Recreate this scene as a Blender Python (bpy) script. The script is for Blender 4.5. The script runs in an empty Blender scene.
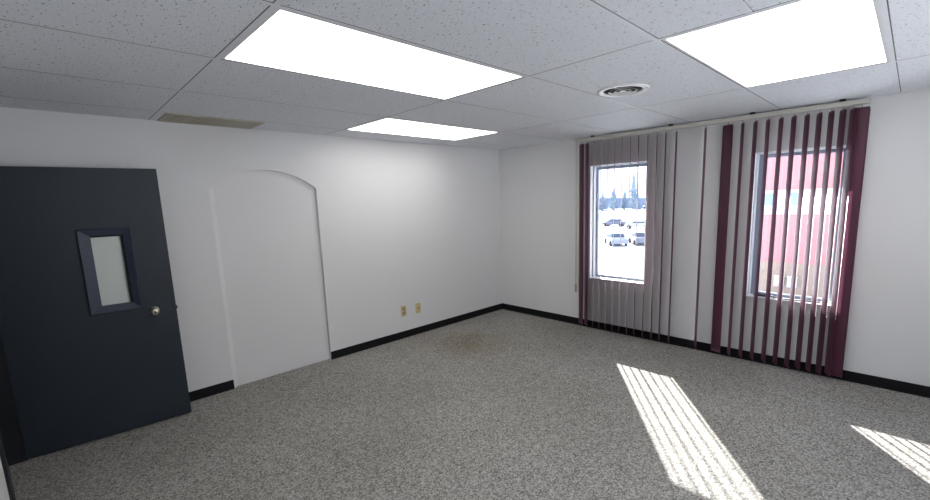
import bpy, bmesh, math, random
from mathutils import Vector, Matrix
S = bpy.context.scene
COL = S.collection

# ------------------------------------------------------------------ camera
yaw, pitch, roll = math.radians(45.398), math.radians(-8.991), math.radians(-1.875)
F_PX = 428.31
f = Vector((math.cos(pitch)*math.cos(yaw), math.cos(pitch)*math.sin(yaw), math.sin(pitch)))
r0 = f.cross(Vector((0, 0, 1))).normalized(); u0 = r0.cross(f)
r = math.cos(roll)*r0 + math.sin(roll)*u0
u = -math.sin(roll)*r0 + math.cos(roll)*u0
cam = bpy.data.cameras.new('camera'); co = bpy.data.objects.new('camera', cam); COL.objects.link(co)
M = Matrix((r, u, -f)).transposed().to_4x4(); M.translation = Vector((-4.8994, -4.4372, 1.709))
co.matrix_world = M
cam.sensor_width = 36; cam.lens = 36*F_PX/930
cam.shift_x = (465-477.65)/930; cam.shift_y = (267.96-250)/930
cam.clip_start = 0.02; cam.clip_end = 1000
S.camera = co

# ------------------------------------------------------------------ world, sun, exposure
w = bpy.data.worlds.new('sky'); S.world = w; w.use_nodes = True
nt = w.node_tree; nt.nodes.clear()
out = nt.nodes.new('ShaderNodeOutputWorld'); bg = nt.nodes.new('ShaderNodeBackground')
tc = nt.nodes.new('ShaderNodeTexCoord'); sp = nt.nodes.new('ShaderNodeSeparateXYZ'); cr = nt.nodes.new('ShaderNodeValToRGB')
nt.links.new(tc.outputs['Generated'], sp.inputs[0]); nt.links.new(sp.outputs['Z'], cr.inputs[0])
cr.color_ramp.elements[0].position = 0.0; cr.color_ramp.elements[0].color = (1, .98, .97, 1)
cr.color_ramp.elements[1].position = 0.7; cr.color_ramp.elements[1].color = (.68, .79, 1, 1)
nt.links.new(cr.outputs[0], bg.inputs[0]); nt.links.new(bg.outputs[0], out.inputs[0])
bg.inputs['Strength'].default_value = 2.6
SUN_EL = math.radians(29.5)
sd = Vector((.797*math.cos(SUN_EL), .604*math.cos(SUN_EL), math.sin(SUN_EL)))
sl = bpy.data.lights.new('sun', 'SUN'); so = bpy.data.objects.new('sun', sl); COL.objects.link(so)
sl.energy = 32; sl.color = (1, .96, .9); sl.angle = math.radians(.6)
so.rotation_euler = sd.to_track_quat('Z', 'Y').to_euler(); so.location = (20, 15, 20)
PANEL_STRENGTH = 4.8
S.view_settings.view_transform = 'Standard'; S.view_settings.look = 'None'
S.view_settings.gamma = 1; S.view_settings.use_curve_mapping = False
S.view_settings.exposure = -0.27

# ------------------------------------------------------------------ materials
def mat(name, col, rough=.6, metal=0, spec=.5, nscale=None, namt=.1, bump=0, bscale=60, coord='Object', **kw):
    m = bpy.data.materials.new(name); m.use_nodes = True
    n = m.node_tree; b = n.nodes['Principled BSDF']
    b.inputs['Base Color'].default_value = (*col, 1); b.inputs['Roughness'].default_value = rough
    b.inputs['Metallic'].default_value = metal; b.inputs['Specular IOR Level'].default_value = spec
    for k, v in kw.items(): b.inputs[k.replace('_', ' ')].default_value = v
    t = n.nodes.new('ShaderNodeTexCoord')
    if nscale:
        nz = n.nodes.new('ShaderNodeTexNoise'); nz.inputs['Scale'].default_value = nscale; nz.inputs['Detail'].default_value = 4
        n.links.new(t.outputs[coord], nz.inputs['Vector'])
        mx = n.nodes.new('ShaderNodeMix'); mx.data_type = 'RGBA'
        mx.inputs[6].default_value = (*[c*(1-namt) for c in col], 1); mx.inputs[7].default_value = (*[min(1, c*(1+namt)) for c in col], 1)
        n.links.new(nz.outputs['Fac'], mx.inputs[0]); n.links.new(mx.outputs[2], b.inputs['Base Color'])
    if bump:
        n2 = n.nodes.new('ShaderNodeTexNoise'); n2.inputs['Scale'].default_value = bscale; n2.inputs['Detail'].default_value = 3
        n.links.new(t.outputs[coord], n2.inputs['Vector'])
        bp = n.nodes.new('ShaderNodeBump'); bp.inputs['Strength'].default_value = bump; bp.inputs['Distance'].default_value = .01
        n.links.new(n2.outputs['Fac'], bp.inputs['Height']); n.links.new(bp.outputs[0], b.inputs['Normal'])
    return m

def ramp(n, pts):
    c = n.nodes.new('ShaderNodeValToRGB'); e = c.color_ramp.elements
    e[0].position, e[0].color = pts[0][0], (*pts[0][1], 1)
    e[1].position, e[1].color = pts[-1][0], (*pts[-1][1], 1)
    for p, q in pts[1:-1]:
        k = e.new(p); k.color = (*q, 1)
    return c

def carpet_mat():
    m = bpy.data.materials.new('loop_carpet'); m.use_nodes = True; n = m.node_tree; b = n.nodes['Principled BSDF']
    b.inputs['Roughness'].default_value = 1; b.inputs['Specular IOR Level'].default_value = .08
    t = n.nodes.new('ShaderNodeTexCoord')
    a = n.nodes.new('ShaderNodeTexNoise'); a.inputs['Scale'].default_value = 110; a.inputs['Detail'].default_value = 5; a.inputs['Roughness'].default_value = .8
    n.links.new(t.outputs['Object'], a.inputs['Vector'])
    vo = n.nodes.new('ShaderNodeTexVoronoi'); vo.inputs['Scale'].default_value = 125
    n.links.new(t.outputs['Object'], vo.inputs['Vector'])
    sx = n.nodes.new('ShaderNodeSeparateColor'); n.links.new(vo.outputs['Color'], sx.inputs[0])
    av = n.nodes.new('ShaderNodeMath'); av.operation = 'MULTIPLY_ADD'; av.inputs[1].default_value = .55
    hv = n.nodes.new('ShaderNodeMath'); hv.operation = 'MULTIPLY'; hv.inputs[1].default_value = .45
    n.links.new(a.outputs['Fac'], hv.inputs[0]); n.links.new(sx.outputs[0], av.inputs[0]); n.links.new(hv.outputs[0], av.inputs[2])
    c = ramp(n, [(.22, (.135, .128, .117)), (.5, (.305, .293, .272)), (.80, (.52, .50, .47))])
    n.links.new(av.outputs[0], c.inputs[0])
    # worn patches and a stain near the corner
    z = n.nodes.new('ShaderNodeTexNoise'); z.inputs['Scale'].default_value = .9; z.inputs['Detail'].default_value = 4
    n.links.new(t.outputs['Object'], z.inputs['Vector'])
    zr = ramp(n, [(.35, (.86, .85, .84)), (.65, (1, 1, 1))]); n.links.new(z.outputs['Fac'], zr.inputs[0])
    mx = n.nodes.new('ShaderNodeMix'); mx.data_type = 'RGBA'; mx.blend_type = 'MULTIPLY'; mx.inputs[0].default_value = 1
    n.links.new(c.outputs[0], mx.inputs[6]); n.links.new(zr.outputs[0], mx.inputs[7])
    mp = n.nodes.new('ShaderNodeMapping'); mp.inputs['Location'].default_value = (1.5, .78, 0)
    n.links.new(t.outputs['Object'], mp.inputs['Vector'])
    di = n.nodes.new('ShaderNodeTexNoise'); di.inputs['Scale'].default_value = 4
    n.links.new(t.outputs['Object'], di.inputs['Vector'])
    ln = n.nodes.new('ShaderNodeVectorMath'); ln.operation = 'LENGTH'; n.links.new(mp.outputs[0], ln.inputs[0])
    ad = n.nodes.new('ShaderNodeMath'); ad.operation = 'MULTIPLY_ADD'; ad.inputs[1].default_value = .5
    n.links.new(di.outputs['Fac'], ad.inputs[0]); n.links.new(ln.outputs['Value'], ad.inputs[2])
    sr = ramp(n, [(.25, (.80, .74, .62)), (.85, (1, 1, 1))]); n.links.new(ad.outputs[0], sr.inputs[0])
    m2 = n.nodes.new('ShaderNodeMix'); m2.data_type = 'RGBA'; m2.blend_type = 'MULTIPLY'; m2.inputs[0].default_value = 1
    n.links.new(mx.outputs[2], m2.inputs[6]); n.links.new(sr.outputs[0], m2.inputs[7])
    n.links.new(m2.outputs[2], b.inputs['Base Color'])
    bp = n.nodes.new('ShaderNodeBump'); bp.inputs['Strength'].default_value = .3; bp.inputs['Distance'].default_value = .004
    n.links.new(a.outputs['Fac'], bp.inputs['Height']); n.links.new(bp.outputs[0], b.inputs['Normal'])
    return m

def tile_mat():
    m = bpy.data.materials.new('fissured_ceiling_tile'); m.use_nodes = True; n = m.node_tree; b = n.nodes['Principled BSDF']
    b.inputs['Roughness'].default_value = .95; b.inputs['Specular IOR Level'].default_value = .1
    t = n.nodes.new('ShaderNodeTexCoord')
    mp = n.nodes.new('ShaderNodeMapping'); mp.inputs['Scale'].default_value = (1, .45, 1); mp.inputs['Rotation'].default_value = (0, 0, .5)
    n.links.new(t.outputs['Object'], mp.inputs['Vector'])
    a = n.nodes.new('ShaderNodeTexNoise'); a.inputs['Scale'].default_value = 100; a.inputs['Detail'].default_value = 3
    n.links.new(mp.outputs[0], a.inputs['Vector'])
    g = n.nodes.new('ShaderNodeTexNoise'); g.inputs['Scale'].default_value = 220; g.inputs['Detail'].default_value = 2
    n.links.new(t.outputs['Object'], g.inputs['Vector'])
    c = ramp(n, [(.31, (.18, .18, .19)), (.365, (.88, .91, .96)), (1, (.88, .91, .96))]); n.links.new(a.outputs['Fac'], c.inputs[0])
    gr = ramp(n, [(.33, (.84, .84, .84)), (.6, (1, 1, 1))]); n.links.new(g.outputs['Fac'], gr.inputs[0])
    mx = n.nodes.new('ShaderNodeMix'); mx.data_type = 'RGBA'; mx.blend_type = 'MULTIPLY'; mx.inputs[0].default_value = 1
    n.links.new(c.outputs[0], mx.inputs[6]); n.links.new(gr.outputs[0], mx.inputs[7]); n.links.new(mx.outputs[2], b.inputs['Base Color'])
    bp = n.nodes.new('ShaderNodeBump'); bp.inputs['Strength'].default_value = .4; bp.inputs['Distance'].default_value = .004
    n.links.new(a.outputs['Fac'], bp.inputs['Height']); n.links.new(bp.outputs[0], b.inputs['Normal'])
    return m

def brick_mat(name, c1, c2, mortar):
    m = bpy.data.materials.new(name); m.use_nodes = True; n = m.node_tree; b = n.nodes['Principled BSDF']
    b.inputs['Roughness'].default_value = .9
    t = n.nodes.new('ShaderNodeTexCoord'); s = n.nodes.new('ShaderNodeSeparateXYZ'); c = n.nodes.new('ShaderNodeCombineXYZ')
    n.links.new(t.outputs['Object'], s.inputs[0]); n.links.new(s.outputs['Y'], c.inputs['X']); n.links.new(s.outputs['Z'], c.inputs['Y'])
    k = n.nodes.new('ShaderNodeTexBrick'); k.inputs['Scale'].default_value = 3.5
    k.inputs['Color1'].default_value = (*c1, 1); k.inputs['Color2'].default_value = (*c2, 1); k.inputs['Mortar'].default_value = (*mortar, 1)
    n.links.new(c.outputs[0], k.inputs['Vector']); n.links.new(k.outputs['Color'], b.inputs['Base Color'])
    return m

def pane_mat(name, tint, gloss=.06, rough=.02, diff=0, dcol=(.8, .85, .82)):
    m = bpy.data.materials.new(name); m.use_nodes = True; n = m.node_tree; n.nodes.clear()
    o = n.nodes.new('ShaderNodeOutputMaterial'); tr = n.nodes.new('ShaderNodeBsdfTransparent'); tr.inputs[0].default_value = (*tint, 1)
    gl = n.nodes.new('ShaderNodeBsdfGlossy'); gl.inputs['Roughness'].default_value = rough
    mx = n.nodes.new('ShaderNodeMixShader'); mx.inputs[0].default_value = gloss
    n.links.new(tr.outputs[0], mx.inputs[1]); n.links.new(gl.outputs[0], mx.inputs[2])
    last = mx
    if diff:
        d = n.nodes.new('ShaderNodeBsdfDiffuse'); d.inputs[0].default_value = (*dcol, 1)
        m2 = n.nodes.new('ShaderNodeMixShader'); m2.inputs[0].default_value = diff
        n.links.new(mx.outputs[0], m2.inputs[1]); n.links.new(d.outputs[0], m2.inputs[2]); last = m2
    n.links.new(last.outputs[0], o.inputs[0]); return m

def emit_mat(name, col, s):
    m = bpy.data.materials.new(name); m.use_nodes = True; n = m.node_tree; b = n.nodes['Principled BSDF']
    b.inputs['Base Color'].default_value = (.9, .9, .9, 1); b.inputs['Roughness'].default_value = .4
    b.inputs['Emission Color'].default_value = (*col, 1); b.inputs['Emission Strength'].default_value = s
    return m

def vane_mat():
    m = bpy.data.materials.new('maroon_vane_fabric'); m.use_nodes = True; n = m.node_tree; n.nodes.clear()
    o = n.nodes.new('ShaderNodeOutputMaterial'); b = n.nodes.new('ShaderNodeBsdfPrincipled')
    b.inputs['Base Color'].default_value = (.125, .034, .066, 1); b.inputs['Roughness'].default_value = .36; b.inputs['Coat Weight'].default_value = .4; b.inputs['Coat Roughness'].default_value = .4
    b.inputs['Specular IOR Level'].default_value = .6; b.inputs['Sheen Weight'].default_value = .12; b.inputs['Sheen Tint'].default_value = (1, .85, .92, 1)
    t = n.nodes.new('ShaderNodeTexCoord'); mp = n.nodes.new('ShaderNodeMapping'); mp.inputs['Scale'].default_value = (400, 400, 60)
    nz = n.nodes.new('ShaderNodeTexNoise'); nz.inputs['Scale'].default_value = 1
    n.links.new(t.outputs['Object'], mp.inputs[0]); n.links.new(mp.outputs[0], nz.inputs['Vector'])
    bp = n.nodes.new('ShaderNodeBump'); bp.inputs['Strength'].default_value = .15; bp.inputs['Distance'].default_value = .001
    n.links.new(nz.outputs['Fac'], bp.inputs['Height']); n.links.new(bp.outputs[0], b.inputs['Normal'])
    tl = n.nodes.new('ShaderNodeBsdfTranslucent'); tl.inputs[0].default_value = (.55, .2, .35, 1)
    mx = n.nodes.new('ShaderNodeMixShader'); mx.inputs[0].default_value = .12
    n.links.new(b.outputs[0], mx.inputs[1]); n.links.new(tl.outputs[0], mx.inputs[2]); n.links.new(mx.outputs[0], o.inputs[0])
    return m

WALL = mat('white_wall_paint', (.74, .74, .745), .65, spec=.25, nscale=1.3, namt=.02, bump=.08, bscale=90)
CARPET = carpet_mat(); TILE = tile_mat()
TEE = mat('painted_grid_metal', (.80, .82, .86), .5)
PLENUM = mat('dark_plenum', (.03, .03, .033), .9)
BLACKB = mat('black_vinyl_base', (.006, .006, .008), .6, spec=.25)
DOORM = mat('charcoal_blue_door', (.014, .025, .038), .5, nscale=3, namt=.25, bump=.25, bscale=140)
DTRIM = mat('slate_lite_trim', (.038, .050, .080), .45, nscale=30, namt=.2)
JAMB = mat('black_door_jamb', (.010, .012, .018), .45)
NICKEL = mat('satin_nickel', (.62, .58, .50), .28, 1)
DARKM = mat('dark_keyhole_metal', (.03, .03, .03), .5, .5)
LAMPW = mat('white_fixture_metal', (.78, .79, .8), .4)
DIFF = emit_mat('fluorescent_diffuser', (1, .985, .955), PANEL_STRENGTH)
VENTW = mat('white_vent_metal', (.78, .79, .80), .4)
VDARK = mat('vent_throat_black', (.012, .012, .01), .8)
GRILLE = mat('tan_grille_paint', (.46, .43, .33), .5)
IVORY = mat('ivory_plastic', (.62, .52, .27), .4)
IVORYD = mat('tan_plastic_dark', (.40, .31, .13), .4)
SILLW = mat('white_sill_paint', (.82, .82, .83), .45)
REVEAL = mat('white_reveal_paint', (.80, .81, .83), .6)
BRONZE = mat('grey_aluminium_frame', (.30, .35, .43), .4, .2)
ALU = mat('white_window_vinyl', (.72, .75, .8), .4)
GLASS = pane_mat('window_glass', (.96, .98, 1))
FROST = pane_mat('door_lite_glass', (.9, .97, .94), .07, .12, .75, (.86, .92, .88))
RAIL = mat('cream_blind_rail', (.52, .51, .46), .4)
VANE = vane_mat()
CORD = mat('plastic_cord', (.45, .43, .36), .5)
TAG = mat('tan_weight_plastic', (.34, .29, .20), .5)
CABLE = mat('dark_cable_rubber', (.05, .035, .07), .5)
CABLEW = mat('pale_cable_rubber', (.6, .56, .5), .5)
SNOW = mat('snow', (.86, .88, .92), .8, nscale=.06, namt=.08)
BRICK = brick_mat('red_brick', (.62, .27, .29), (.58, .25, .27), (.62, .34, .35))
BAND = mat('white_fascia', (.80, .82, .86), .6)
TANW = brick_mat('tan_block', (.40, .31, .26), (.44, .35, .28), (.45, .38, .33))
BLGL = mat('blue_window_glass', (.28, .42, .55), .15)
TREEM = mat('hazy_needles', (.25, .33, .42), .9, nscale=.6, namt=.25)  # haze put into the pale blue colour of the distant trees
TRUNK = mat('hazy_bark', (.30, .30, .33), .9)
CARB = [mat('grey_blue_car_paint', (.22, .28, .38), .3), mat('silver_car_paint', (.45, .48, .52), .3), mat('dark_car_paint', (.14, .17, .23), .3)]
CARG = mat('car_glass', (.08, .12, .18), .1)
TYRE = mat('tyre_rubber', (.05, .05, .06), .8)
ROOFM = mat('grey_roofing', (.35, .35, .36), .9)

# ------------------------------------------------------------------ helpers
def link(name, bm, m, parent=None, smooth=False):
    me = bpy.data.meshes.new(name); bmesh.ops.recalc_face_normals(bm, faces=bm.faces[:]); bm.to_mesh(me); bm.free()
    for k in (m if isinstance(m, (list, tuple)) else [m]): me.materials.append(k)
    o = bpy.data.objects.new(name, me); COL.objects.link(o)
    if parent: o.parent = parent
    if smooth:
        for p in me.polygons: p.use_smooth = True
    return o
def boxin(bm, a, b, mi=0, bev=0):
    g = bmesh.ops.create_cube(bm, size=1)
    vs = g['verts']
    for v in vs: v.co = Vector([(a[i]+b[i])/2 + v.co[i]*(b[i]-a[i]) for i in range(3)])
    fs = {q for v in vs for q in v.link_faces}
    for q in fs: q.material_index = mi
    if bev:
        es = {e for v in vs for e in v.link_edges}
        bmesh.ops.bevel(bm, geom=list(es), offset=bev, segments=2, affect='EDGES', profile=.5)
    return vs
def box(name, a, b, m, parent=None, bev=0):
    bm = bmesh.new(); boxin(bm, a, b, 0, bev); return link(name, bm, m, parent)
def boxes(name, L, m, parent=None, bev=0):
    bm = bmesh.new()
    for a, b in L: boxin(bm, a, b, 0, bev)
    return link(name, bm, m, parent)
def lathe(name, prof, m, parent=None, seg=48, axis='Z', loc=(0, 0, 0), smooth=True):
    bm = bmesh.new(); rings = []
    for (rr, h) in prof:
        rings.append([bm.verts.new((rr*math.cos(2*math.pi*i/seg), rr*math.sin(2*math.pi*i/seg), h)) for i in range(seg)])
    for a, b in zip(rings, rings[1:]):
        for i in range(seg): bm.faces.new((a[i], a[(i+1) % seg], b[(i+1) % seg], b[i]))
    bm.faces.new(rings[0]); bm.faces.new(rings[-1])
    if axis == 'Y': bmesh.ops.rotate(bm, verts=bm.verts, matrix=Matrix.Rotation(math.pi/2, 3, 'X'))   # +z -> -y
    bmesh.ops.translate(bm, verts=bm.verts, vec=loc)
    o = link(name, bm, m, parent)
    if smooth:
        for p in o.data.polygons: p.use_smooth = len(p.vertices) == 4
    return o
def tube(name, pts, rad, m, parent=None, seg=8):
    bm = bmesh.new(); rings = []; P = [Vector(p) for p in pts]
    for i, p in enumerate(P):
        d = (P[min(i+1, len(P)-1)] - P[max(i-1, 0)]).normalized()
        a = d.cross(Vector((0, 0, 1)) if abs(d.z) < .9 else Vector((1, 0, 0))).normalized(); b = d.cross(a)
        rings.append([bm.verts.new(p + rad*(math.cos(2*math.pi*k/seg)*a + math.sin(2*math.pi*k/seg)*b)) for k in range(seg)])
    for a, b in zip(rings, rings[1:]):
        for i in range(seg): bm.faces.new((a[i], a[(i+1) % seg], b[(i+1) % seg], b[i]))
    bm.faces.new(rings[0]); bm.faces.new(rings[-1])
    return link(name, bm, m, parent, True)
def ST(o): o['kind'] = 'structure'; return o
def empty(name, loc, label=None, cat=None, group=None, kind=None):
    o = bpy.data.objects.new(name, None); COL.objects.link(o); o.location = loc; o.empty_display_size = .1
    return tag(o, label, cat, group, kind)
def tag(o, label=None, cat=None, group=None, kind=None):
    if label: o['label'] = label
    if cat: o['category'] = cat
    if group: o['group'] = group
    if kind: o['kind'] = kind
    return o
def at(o, c):   # keep the world place of a part whose parent Empty stands at c
    o.location = -Vector(c); return o

H = 2.44; XL = -5.24; YB = -5.7; T = .2
# ------------------------------------------------------------------ floor
ST(box('floor', (-7.0, YB-.2, -.2), (T, T, 0), CARPET))

# ------------------------------------------------------------------ wall with the arched recess
AL, AR, AZ, AT, AD = -3.855, -2.868, 1.885, 2.062, .036
bm = bmesh.new()
hw = (AR-AL)/2; cxm = (AL+AR)/2; rise = AT-AZ; Rr = (hw*hw+rise*rise)/(2*rise)
N = 24; arc = []
for i in range(N+1):
    x = AL + (AR-AL)*i/N
    arc.append((x, math.sqrt(Rr*Rr-(x-cxm)**2) - Rr + AT))
V = lambda x, y, z: bm.verts.new((x, y, z))
def quad(*p): bm.faces.new([bm.verts.new(q) for q in p])
quad((-7.0, 0, 0), (AL, 0, 0), (AL, 0, H+.2), (-7.0, 0, H+.2)); quad((AR, 0, 0), (T, 0, 0), (T, 0, H+.2), (AR, 0, H+.2))
CH = .042                                  # sloped left return of the recess
back = [(AL+CH if i == 0 else x, z) for i, (x, z) in enumerate(arc)]
back = [(max(x, AL+CH), z) for x, z in arc]
for i in range(N):
    (x0, z0), (x1, z1) = arc[i], arc[i+1]
    quad((x0, 0, z0), (x1, 0, z1), (x1, 0, H+.2), (x0, 0, H+.2))
    (bx0, bz0), (bx1, bz1) = back[i], back[i+1]
    quad((x0, 0, z0), (x1, 0, z1), (bx1, AD, bz1-.0), (bx0, AD, bz0))
    if bx1 > bx0: quad((bx0, AD, 0), (bx1, AD, 0), (bx1, AD, bz1), (bx0, AD, bz0))
quad((AL, 0, 0), (AL+CH, AD, 0), (AL+CH, AD, back[0][1]), (AL, 0, AZ))
quad((AR, 0, 0), (AR, AD, 0), (AR, AD, AZ), (AR, 0, AZ))
bmesh.ops.remove_doubles(bm, verts=bm.verts, dist=1e-5)
quad((-7.0, T, 0), (T, T, 0), (T, T, H+.2), (-7.0, T, H+.2)); quad((-7, 0, H+.2), (T, 0, H+.2), (T, T, H+.2), (-7, T, H+.2))
ST(link('wall_back', bm, WALL))

# ------------------------------------------------------------------ window wall
W1 = (-2.275, -1.545); W2 = (-4.005, -3.325); WZ = (.655, 2.085); WZ2 = (.655, 2.07)
bm = bmesh.new()
ys = [YB-.2, W2[0], W2[1], W1[0], W1[1], -.0005]
for i in range(5):
    a, b = ys[i], ys[i+1]
    if i == 1: boxin(bm, (0, a, 0), (T, b, WZ2[0])); boxin(bm, (0, a, WZ2[1]), (T, b, H+.2))
    elif i == 3: boxin(bm, (0, a, 0), (T, b, WZ[0])); boxin(bm, (0, a, WZ[1]), (T, b, H+.2))
    else: boxin(bm, (0, a, 0), (T, b, H+.2))
ST(link('wall_right', bm, WALL))

# left wall with doorway, hall beyond, wall behind the camera
DY0, DY1 = -1.20, -.165
ST(boxes('wall_left', [((XL-.11, YB, 0), (XL, DY0, H+.2)), ((XL-.11, DY1, 0), (XL, 0, H+.2)), ((XL-.11, DY0, 2.07), (XL, DY1, H+.2))], WALL))
FX = (-4.7, -1.0); FZ = (.75, 2.15)
ST(boxes('wall_front', [((-7.0, YB-.2, 0), (FX[0], YB, H+.2)), ((FX[1], YB-.2, 0), (0, YB, H+.2)), ((FX[0], YB-.2, 0), (FX[1], YB, FZ[0])), ((FX[0], YB-.2, FZ[1]), (FX[1], YB, H+.2))], WALL))
ST(box('wall_hall', (-7.0, YB, 0), (-6.85, 0, H+.2), WALL))

# ------------------------------------------------------------------ ceiling : tiles, grid tees
xl = [XL, -4.205, -2.715, -1.225, 0]; yl = [YB, -5.06, -4.28, -3.50, -2.72, -1.94, -1.16, -.385, 0]
L1 = (-4.205, -2.715, -2.72, -1.94); L3 = (-2.715, -1.225, -1.16, -.385); L2 = (-2.715, -1.225, -4.28, -3.50)
holes = [L1, L2, L3]
ST(box('ceiling', (-7.0, YB-.2, H+.10), (T, T, H+.2), PLENUM))
bm = bmesh.new(); TB = .012; SL = .005      # half width of a grid tee, shadow slot beside it
for i in range(len(xl)-1):
    for j in range(len(yl)-1):
        a, b, c, d = xl[i], xl[i+1], yl[j], yl[j+1]
        if any(abs(a-h[0]) < .01 and abs(c-h[2]) < .01 for h in holes): continue
        cells = [(a, b, c, d)]
        if i < 2 and abs(c+4.28) < .01: cells = [(a, b, c, -3.89), (a, b, -3.89, d)]
        for (a_, b_, c_, d_) in cells:
            boxin(bm, (a_+TB, c_+TB, H), (b_-(.006 if b_ == 0 else TB+SL), d_-(.006 if d_ == 0 else TB+SL), H+.02))
ST(link('ceiling_tiles', bm, TILE)).name = 'ceiling_panels'
bm = bmesh.new()
for x in xl[1:-1]: boxin(bm, (x-TB, YB, H-.001), (x+TB, -.006, H+.004))
for y in yl[1:-1]:
    for i in range(4): boxin(bm, (xl[i]+TB, y-TB, H-.001), (xl[i+1]-TB, y+TB, H+.004))
for i in (0, 1): boxin(bm, (xl[i]+TB, -3.89-TB, H-.001), (xl[i+1]-TB-SL, -3.89+TB, H+.004))
ST(link('trim_1', bm, TEE))
# dark flush strips painting the shadow between the tees and the tiles
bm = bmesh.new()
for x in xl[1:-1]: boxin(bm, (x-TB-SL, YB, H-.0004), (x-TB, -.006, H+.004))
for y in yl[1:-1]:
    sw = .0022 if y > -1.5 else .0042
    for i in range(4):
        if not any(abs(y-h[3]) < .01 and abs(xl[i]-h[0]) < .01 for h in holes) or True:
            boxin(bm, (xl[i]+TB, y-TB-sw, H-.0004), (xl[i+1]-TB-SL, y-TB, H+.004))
ST(link('slot_shadow_strips', bm, mat('slot_shadow_paint', (.14, .14, .15), .9)))
# wide filler strip to the right of the near lamp
ST(boxes('ceiling_hall', [((-6.85, YB, H), (XL-.11, 0, H+.02))], TEE))

# ------------------------------------------------------------------ baseboards
ST(box('baseboard_left', (XL+.0, -.010, 0), (AL, 0, .09), BLACKB))
ST(box('baseboard_back', (AR, -.010, 0), (0, 0, .09), BLACKB))
ST(boxes('baseboard_right', [((-.010, YB, 0), (0, -.010, .09)), ((-.022, YB, 0), (-.010, -.010, .012))], BLACKB))
ST(boxes('baseboard_front', [((XL, YB, 0), (XL+.01, DY0-.06, .09)), ((XL+.01, YB, 0), (-.022, YB+.01, .09))], BLACKB))

# ------------------------------------------------------------------ doorway frame and open door
ST(boxes('trim_2', [((XL-.125, DY1-.03, 0), (XL+.002, DY1, 2.07)), ((XL-.125, DY0, 0), (XL+.002, DY0+.03, 2.07)),
                    ((XL-.125, DY0, 2.04), (XL+.002, DY1, 2.07)),
                    ((XL, DY1-.03, 0), (XL+.014, DY1+.035, 2.11)), ((XL, DY0-.035, 0), (XL+.014, DY0+.03, 2.11)), ((XL, DY0-.035, 2.04), (XL+.014, DY1+.035, 2.11)),
                    ], JAMB))
hx, hy = -5.232, -.203; ex, ey = -4.258, -.268
ang = math.atan2(ey-hy, ex-hx); DW = math.hypot(ex-hx, ey-hy); DT = .045
door = empty('door_1', (hx, hy, 0), kind='structure'); door.rotation_euler = (0, 0, ang)
# local: x along the leaf, -y to the room, +y to the wall
lx0, lx1, lz0, lz1 = .456, .760, .962, 1.590       # lite trim outer
gx0, gx1, gz0, gz1 = .522, .718, 1.012, 1.545       # opening
leaf = boxes('door_leaf', [((0, 0, .012), (gx0, DT, 2.03)), ((gx1, 0, .012), (DW, DT, 2.03)), ((gx0, 0, .012), (gx1, DT, gz0)), ((gx0, 0, gz1), (gx1, DT, 2.03))], DOORM, door)
def frame_ring(name, outer, inner, y0, y1, m, parent):
    bm = bmesh.new(); (a0, a1, c0, c1) = outer; (b0, b1, d0, d1) = inner
    O = [(a0, c0), (a1, c0), (a1, c1), (a0, c1)]; I = [(b0, d0), (b1, d0), (b1, d1), (b0, d1)]
    yb = y0*.35 + y1*.65
    for k in range(4):
        o0, o1, i0, i1 = O[k], O[(k+1) % 4], I[k], I[(k+1) % 4]
        P = lambda q, y: bm.verts.new((q[0], y, q[1]))
        sh = lambda q, c: (q[0]+(c[0]-q[0])*.1, q[1]+(c[1]-q[1])*.1)
        ym = y0 - .001
        bm.faces.new((P(o0, y0), P(o1, y0), P(o1, yb), P(o0, yb)))
        s0, s1 = sh(o0, i0), sh(o1, i1)
        bm.faces.new((P(o0, yb), P(o1, yb), P(s1, y1), P(s0, y1)))
        bm.faces.new((P(s0, y1), P(s1, y1), P(i1, ym), P(i0, ym)))
        bm.faces.new((P(i0, ym), P(i1, ym), P(i1, y0+.02), P(i0, y0+.02)))
    bmesh.ops.remove_doubles(bm, verts=bm.verts, dist=1e-5)
    return link(name, bm, m, parent)
frame_ring('vision_frame', (lx0, lx1, lz0, lz1), (gx0+.006, gx1-.006, gz0+.006, gz1-.006), 0, -.024, DTRIM, door)
box('lite_edge_strip', (gx1-.022, .004, gz0+.004), (gx1-.005, .0215, gz1-.004), BLACKB, door)  # plain black strips along the right side and top of the opening
box('lite_edge_strip', (gx0+.005, .010, gz1-.016), (gx1-.022, .0215, gz1-.005), BLACKB, door)
box('glass_pane', (gx0, .022, gz0), (gx1, .028, gz1), FROST, door)
kx, kz = .832, .925
knob = lathe('door_knob', [(.001, 0), (.033, 0), (.034, .004), (.030, .009), (.013, .013), (.012, .030), (.020, .038), (.027, .048), (.028, .058), (.024, .067), (.014, .070), (.001, .070)], NICKEL, door, 32, 'Y', (kx, 0, kz))
lathe('keyhole', [(.001, .0705), (.009, .0705), (.009, .0725), (.001, .0725)], DARKM, knob, 20, 'Y', (kx, 0, kz))
box('latch_bolt', (DW-.002, .013, kz-.012), (DW+.009, .030, kz+.012), DARKM, door)
for z in (.22, 1.02, 1.82): box('hinge', (-.006, -.006, z-.05), (.004, .010, z+.05), DARKM, door)

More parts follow.
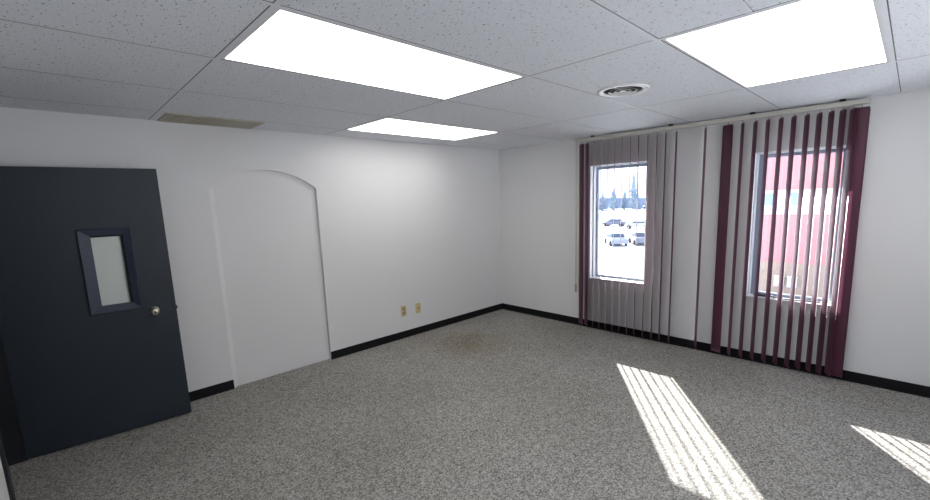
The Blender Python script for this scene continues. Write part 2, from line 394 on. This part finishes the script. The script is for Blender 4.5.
# ------------------------------------------------------------------ windows
def window(name, W, Z, fl=.035):
    y0, y1 = W; z0, z1 = Z
    e = ST(empty(name, (.1, (y0+y1)/2, z0))); c = e.location
    xf0, xf1 = .125, .165
    fw = .035
    at(boxes('window_frame', [((xf0, y0, z0), (xf1, y0+fw, z1)), ((xf0, y1-fl, z0), (xf1, y1, z1)), ((xf0, y0+fw, z0), (xf1, y1-fl, z0+.04)), ((xf0, y0+fw, z1-.045), (xf1, y1-fl, z1))], BRONZE, e), c)
    at(boxes('window_liner', [((.06, y0+.001, z0), (xf0, y0+.012, z1)), ((.06, y1-.012, z0), (xf0, y1-.001, z1)), ((.06, y0+.012, z1-.012), (xf0, y1-.012, z1-.001))], ALU, e), c)
    at(box('window_pane', (.143, y0+fw, z0+.04), (.147, y1-fl, z1-.045), GLASS, e), c)
    at(box('window_sill', (-.012, y0+.001, z0-.001), (xf0, y1-.001, z0+.012), SILLW, e, .003), c)
window('window_1', W1, WZ); window('window_2', W2, WZ2, .075)

e = ST(empty('added_fill_window', ((FX[0]+FX[1])/2, YB-.1, FZ[0]))); c = e.location  # unseen window added behind the camera to brighten ceiling and walls
at(boxes('window_frame', [((x-.03, YB-.15, FZ[0]), (x+.03, YB-.10, FZ[1])) for x in (FX[0]+.03, -3.47, -2.23, FX[1]-.03)] +
   [((FX[0]+.06, YB-.15, z), (FX[1]-.06, YB-.10, z+.05)) for z in (FZ[0], FZ[1]-.05)], BRONZE, e), c)
at(box('window_sill', (FX[0]+.001, YB-.10, FZ[0]-.001), (FX[1]-.001, YB+.012, FZ[0]+.012), SILLW, e), c)

# ------------------------------------------------------------------ vertical blind
XB = -.085
bl = empty('vertical_blind', (XB, -2.75, 2.37), 'long vertical blind with maroon vanes hanging in front of both windows', 'window blind')
c = bl.location
rail = at(boxes('head_rail', [((XB-.022, -4.125, 2.379), (XB+.022, -1.385, 2.419))], RAIL, bl, .004), c)
for y in (-1.62, -2.55, -3.3, -3.95): at(boxes('rail_bracket', [((XB-.012, y-.02, 2.417), (XB+.012, y+.02, H-.001))], DARKM, bl), c)
vy = [-1.47, -1.545, -1.645, -1.735, -1.825, -1.915, -2.008, -2.107, -2.201, -2.306, -2.409, -2.502, -2.612, -2.897, -3.10, -3.225, -3.33, -3.43, -3.53, -3.625, -3.72, -3.805, -3.885, -3.96, -4.025, -4.078]
random.seed(4)
def vane_mesh(theta, twist=0):
    bm = bmesh.new(); n = 8; wd = .106; zs = [2.355, 2.33, 1.8, 1.2, .6, .3, .1, .045]; rows = []
    for iz, z in enumerate(zs):
        tt = theta + twist*(1-(z-.045)/2.31)
        row = []
        w_ = wd*(.9 if iz == 0 else 1)
        for k in range(n+1):
            s = (k/n-.5); x = s*w_; y = .005*(1-4*s*s)
            row.append(bm.verts.new((x*math.cos(tt)-y*math.sin(tt), x*math.sin(tt)+y*math.cos(tt), z)))
        rows.append(row)
    for a, b in zip(rows, rows[1:]):
        for k in range(n): bm.faces.new((a[k], a[k+1], b[k+1], b[k]))
    g_ = bmesh.ops.solidify(bm, geom=bm.faces[:], thickness=.0008)
    return bm
for i, y in enumerate(vy):
    th = 30.0 + random.uniform(-1.2, 1.2); tw_ = random.uniform(-1, 1)
    if i == 0: th = 64
    if i == 1: th = 54
    if abs(y+3.10) < .01: th = 72
    if i == len(vy)-1: th = 84
    bm = vane_mesh(math.radians(th), math.radians(tw_))
    bmesh.ops.translate(bm, verts=bm.verts, vec=(XB, y, 0))
    v = at(link('vane', bm, VANE, bl, True), c)
    hk = link('vane_hook', (lambda b_: (boxin(b_, (XB-.004, y-.004, 2.345), (XB+.004, y+.004, 2.380)), b_)[1])(bmesh.new()), CORD, v)
cy = -1.400
at(tube('control_cord', [(XB-.018, cy, 2.382), (XB-.019, cy, 1.6), (XB-.018, cy, .57)], .003, CORD, bl), c)
at(tube('control_cord', [(XB+.004, cy, 2.382), (XB+.0, cy, 1.6), (XB-.008, cy, .57)], .003, CORD, bl), c)
at(boxes('cord_weight', [((XB-.024, cy-.010, .47), (XB-.004, cy+.010, .575))], TAG, bl, .003), c)

# ------------------------------------------------------------------ ceiling lights
def lamp(R_, label):
    x0, x1, y0, y1 = R_; cx_, cy_ = (x0+x1)/2, (y0+y1)/2
    e = empty('ceiling_light', (cx_, cy_, H), label, 'ceiling light', 'recessed fluorescent troffers'); c = e.location
    i0 = .014; z0, z1 = H+.0005, H+.055
    a, b, p, q = x0+.0125, x1-.0175, y0+.0125, y1-.0175
    at(boxes('frame', [((a, p, z0), (a+i0, q, z1)), ((b-i0, p, z0), (b, q, z1)), ((a+i0, p, z0), (b-i0, p+i0, z1)), ((a+i0, q-i0, z0), (b-i0, q, z1)), ((a, p, z1), (b, q, z1+.005))], LAMPW, e), c)
    at(box('diffuser', (a+i0, p+i0, H+.002), (b-i0, q-i0, H+.008), DIFF, e), c)
lamp(L1, 'long bright ceiling light above the arched recess, largest on the left')
lamp(L3, 'bright rectangular ceiling light nearest the room corner, smallest of the three')
lamp(L2, 'bright ceiling light cut by the top right of the picture, nearest the windows')

# ------------------------------------------------------------------ ceiling vents
vc = (-1.925, -2.93)
e = empty('ceiling_vent', (vc[0], vc[1], H), 'round white ceiling diffuser with dark concentric slots', 'air vent')
bmv = lathe('outer_ring', [(.174, .0), (.174, -.005), (.164, -.010), (.140, -.010), (.130, -.002), (.130, .0)], VENTW, e)
lathe('throat', [(.001, -.0014), (.138, -.0014), (.138, -.0005), (.001, -.0005)], VDARK, e)
for r1, r2 in ((.098, .088), (.060, .050)):
    bm = bmesh.new(); rings = []
    for rr, h in ((r1, -.012), (r1, -.0105), (r2, -.003), (r2, -.0045)):
        rings.append([bm.verts.new((rr*math.cos(2*math.pi*i/48), rr*math.sin(2*math.pi*i/48), h)) for i in range(48)])
    for k in range(4):
        A, B = rings[k], rings[(k+1) % 4]
        for i in range(48): bm.faces.new((A[i], A[(i+1) % 48], B[(i+1) % 48], B[i]))
    link('cone_ring', bm, VENTW, e, True)
lathe('centre_disc', [(.001, -.010), (.020, -.009), (.022, -.006), (.001, -.003)], VENTW, e)
boxes('cross_bar', [((-.131, -.003, -.005), (.131, .003, -.002))], VENTW, e)

gx = (-4.165, -3.455); gy = (-.395, -.012)
e = empty('air_return_grille', ((gx[0]+gx[1])/2, (gy[0]+gy[1])/2, H), 'tan slatted return air grille in the ceiling above the door side of the arch', 'air grille'); c = e.location
i0 = .022
at(boxes('frame', [((gx[0], gy[0], H-.008), (gx[0]+i0, gy[1], H-.0005)), ((gx[1]-i0, gy[0], H-.008), (gx[1], gy[1], H-.0005)), ((gx[0]+i0, gy[0], H-.008), (gx[1]-i0, gy[0]+i0, H-.0005)), ((gx[0]+i0, gy[1]-i0, H-.008), (gx[1]-i0, gy[1], H-.0005))], GRILLE, e), c)
at(box('duct_opening', (gx[0]+i0, gy[0]+i0, H-.002), (gx[1]-i0, gy[1]-i0, H-.0005), VDARK, e), c)
bm = bmesh.new(); x = gx[0]+i0+.008
while x < gx[1]-i0-.006:
    boxin(bm, (x-.0102, gy[0]+i0, H-.0075), (x+.0102, gy[1]-i0, H-.003)); x += .025
at(link('louvre', bm, GRILLE, e), c)

# ------------------------------------------------------------------ wall plates
def plate(x, z, lab, duplex):
    e = empty('outlet_plate', (x, 0, z), lab, 'wall outlet')
    bm = bmesh.new(); boxin(bm, (-.040, -.006, -.066), (.040, -.0003, .066), 0, .002); link('cover_plate', bm, IVORY, e)
    if duplex:
        for dz in (-.026, .026):
            s = lathe('socket', [(.001, .006), (.019, .006), (.020, .0085), (.001, .009)], IVORYD, e, 24, 'Y', (0, 0, dz))
            boxes('slot', [((-.008, -.0100, dz-.002), (-.005, -.0088, dz+.009)), ((.005, -.0100, dz-.002), (.008, -.0088, dz+.009))], DARKM, s)
        lathe('screw', [(.001, .006), (.004, .006), (.003, .0075), (.001, .0075)], NICKEL, e, 12, 'Y', (0, 0, 0))
    else:
        for dz in (-.045, .045): lathe('screw', [(.001, .006), (.004, .006), (.003, .0075), (.001, .0075)], NICKEL, e, 12, 'Y', (0, 0, dz))
        box('jack', (-.012, -.010, -.012), (.012, -.006, .012), IVORYD, e)
plate(-1.868, .352, 'ivory duplex outlet plate low on the wall, left of the pair', True)
plate(-1.640, .345, 'tan jack plate low on the wall, right of the pair', False)

# ------------------------------------------------------------------ cables on the sill of window 2
zs = .655+.012
pts = []
for k in range(41):
    a = 2*math.pi*2*k/40
    pts.append((.042+.032*math.sin(a)+.006*math.sin(a*.5), -3.47+.085*math.cos(a), zs+.006+.012*k/40))
for k in range(1, 30):
    s = k/29; pts.append((.042-.025*s+.02*math.sin(s*9), -3.385-.55*s, zs+.018-.012*min(1, s*3)))
tag(tube('coiled_cable', pts, .0055, CABLE), 'dark cable coiled and trailing along the sill of the right window', 'cable')
pts = [(.03+.035*math.sin(2*math.pi*k/24), -3.955+.035*math.cos(2*math.pi*k/24), zs+.005+.02*abs(math.sin(math.pi*k/24))) for k in range(27)]
tag(tube('looped_cord', pts, .005, CABLEW), 'small pale cord loop at the right end of the right window sill', 'cord')

# ------------------------------------------------------------------ outside
GZ = -4.0
bm = bmesh.new(); bmesh.ops.create_grid(bm, x_segments=60, y_segments=60, size=520)
random.seed(2)
for v in bm.verts:
    v.co.x += 0; v.co.z = GZ + random.uniform(-.05, .12)
ST(link('ground', bm, SNOW)).name = 'floor_outside'
ST(box('road_outside', (113, -150, GZ+.1), (123, 260, GZ+.2), mat('wet_asphalt', (.16, .18, .21), .7, nscale=.2, namt=.3)))
# eave of this building above the windows
ST(box('eave_outside', (T, YB-.2, 2.17), (.60, T, 2.40), SILLW))
# neighbour building
b = empty('brick_building', (21, -6, GZ), 'red brick building with white band seen through the right window', 'building'); c = b.location
BY0, BY1 = -15, 2.2
at(box('brick_wall', (18, BY0, 1.72), (24, BY1, 5.4), BRICK, b), c)
at(box('brick_wall', (18, BY0, -1.48), (24, BY1, .67), BRICK, b), c)
at(box('fascia_band', (17.94, BY0-.05, .67), (24.05, BY1+.05, 1.72), BAND, b), c)
at(box('tan_base', (17.97, BY0-.02, GZ), (24.02, BY1+.02, -1.48), TANW, b), c)
at(box('roof', (17.8, BY0-.2, 5.4), (24.2, BY1+.2, 5.6), ROOFM, b), c)
for y in (.17, -.80, -3.6, -4.5, -7.6, -8.5):
    wv = at(box('window', (17.90, y-.26, 1.06), (17.94, y+.26, 1.58), BLGL, b), c)
for y in (-1.75, -2.35):
    pass
bx = [(-1.70, -2.52), (-2.22, -2.50)]
for k, (y, z) in enumerate([(-.52, -2.30), (-1.0, -2.30)]):
    e = empty('utility_box', (17.885, y, z), ['left white utility box on the tan base of the brick building', 'right white utility box on the tan base of the brick building'][k], 'utility box')
    box('box_body', (-.13, -.17, -.22), (.05, .17, .22), BAND, e); box('box_lid', (-.15, -.19, .22), (.05, .19, .26), BAND, e)
bm = bmesh.new(); bmesh.ops.create_icosphere(bm, subdivisions=3, radius=1)
for v in bm.verts:
    v.co = Vector((v.co.x*2.0, v.co.y*1.9, max(v.co.z, -.1)*2.2)) * (1+.08*math.sin(v.co.x*9+v.co.y*7))
m_ = link('snow_mound', bm, SNOW, None, True); m_.location = (14.6, .9, GZ); tag(m_, 'white snow mound before the brick building', 'snow pile')

# cars
def car(label, loc, rz, paint, group):
    e = empty('parked_car', loc, label, 'car', group); e.rotation_euler = (0, 0, rz)
    bm = bmesh.new()
    prof = [(-2.2, .35), (-2.2, .8), (-1.9, .95), (-1.35, 1.0), (-.85, 1.42), (.55, 1.45), (1.2, .98), (2.0, .85), (2.2, .65), (2.2, .35)]
    rows = []
    for y, s in ((-.86, .0), (-.80, .03), (.80, .03), (.86, 0)):
        rows.append([bm.verts.new((x, y*(1 if z < 1.1 else .84), z + (s if abs(y) < .83 else 0))) for x, z in prof])
    for A, B in zip(rows, rows[1:]):
        for i in range(len(prof)): bm.faces.new((A[i], A[(i+1) % len(prof)], B[(i+1) % len(prof)], B[i]))
    bm.faces.new(rows[0]); bm.faces.new(rows[-1])
    link('body', bm, paint, e)
    for sy in (-1, 1):
        bm = bmesh.new(); P = [(-1.15, 1.03), (-.8, 1.36), (.5, 1.38), (1.0, 1.03)]
        lo, hi = .865, .735
        vs = [bm.verts.new((x, sy*(lo if z < 1.1 else hi), z)) for x, z in P]; vs2 = [bm.verts.new((x, sy*(lo-.03 if z < 1.1 else hi-.03), z)) for x, z in P]
        bm.faces.new(vs); bm.faces.new(vs2)
        for i in range(4): bm.faces.new((vs[i], vs[(i+1) % 4], vs2[(i+1) % 4], vs2[i]))
        link('side_window', bm, CARG, e)
    for (xa, za, xb, zb) in ((-1.36, 1.04, -.92, 1.42), (1.19, 1.03, .64, 1.44)):
        bm = bmesh.new(); vs = [bm.verts.new(p) for p in ((xa, -.68, za), (xa, .68, za), (xb, .60, zb), (xb, -.60, zb))]
        f_ = bm.faces.new(vs); rr = bmesh.ops.extrude_face_region(bm, geom=[f_])
        for v in rr['geom']:
            if isinstance(v, bmesh.types.BMVert): v.co.x += .04 if xa > 0 else -.04
        link('windscreen', bm, CARG, e)
    for wx in (-1.4, 1.4):
        for wy in (-.86, .86):
            lathe('wheel', [(.001, -.11), (.30, -.11), (.33, -.08), (.33, .08), (.30, .11), (.001, .11)], TYRE, e, 20, 'Y', (wx, wy, .33))
g_ = 'cars in the snowy lot'
car('grey blue car in the snowy lot, left one of the nearer row', (41.5, 19.6, GZ), math.radians(40), CARB[0], g_)
car('dark car in the snowy lot, right one of the nearer row', (43.5, 17.6, GZ), math.radians(36), CARB[2], g_)
car('silver car in the snowy lot, farther row on the right', (66, 28.2, GZ), math.radians(110), CARB[1], g_)
car('dark car in the snowy lot, farthest row on the left', (70, 34.6, GZ), math.radians(100), CARB[2], g_)

# trees
def conifer(loc, h, wd, seed, label):
    e = empty('conifer_tree', loc, label, 'tree', 'hazy trees along the horizon')
    rd = random.Random(seed)
    lathe('trunk', [(.001, 0), (wd*.06, 0), (wd*.04, h*.25), (.001, h*.3)], TRUNK, e, 8)
    bm = bmesh.new(); tiers = 9; z = h*.08
    for k in range(tiers):
        s = k/tiers; rr = wd*.5*(1-s)**.8*rd.uniform(.85, 1.1); z0 = h*(.08+.88*s); z1 = z0 + h*.2*(1-.3*s)
        n = 12; base = [bm.verts.new((rr*rd.uniform(.7, 1.1)*math.cos(2*math.pi*i/n), rr*rd.uniform(.7, 1.1)*math.sin(2*math.pi*i/n), z0+rd.uniform(-.03, .03)*h)) for i in range(n)]
        tp = bm.verts.new((0, 0, min(z1, h)))
        for i in range(n): bm.faces.new((base[i], base[(i+1) % n], tp))
        bm.faces.new(base)
    link('crown', bm, TREEM, e)
random.seed(7)
for i in range(51):
    y = 38 + 1.55*i; x = (147, 158, 152.5)[i % 3] + random.uniform(-.5, .5)
    if abs(y-69) < 2.2: continue
    conifer((x, y, GZ), random.uniform(6.5, 9.0), random.uniform(3.6, 4.3), i, 'low hazy conifer in the treeline on the horizon')
conifer((150, 69, GZ), 15.0, 4.2, 99, 'tallest hazy conifer in the treeline on the horizon')
bm = bmesh.new(); rows = []
for j, (dx, hh) in enumerate([(0, 0), (6, .75), (20, 1), (60, 1.0), (110, 0)]):
    rows.append([bm.verts.new((168+dx, -60+8*i, GZ+hh*(6.2+.35*math.sin(i*.35)+.3*math.sin(i*1.7+j)+random.uniform(-.2, .2)))) for i in range(50)])
for A, B in zip(rows, rows[1:]):
    for i in range(49): bm.faces.new((A[i], A[i+1], B[i+1], B[i]))
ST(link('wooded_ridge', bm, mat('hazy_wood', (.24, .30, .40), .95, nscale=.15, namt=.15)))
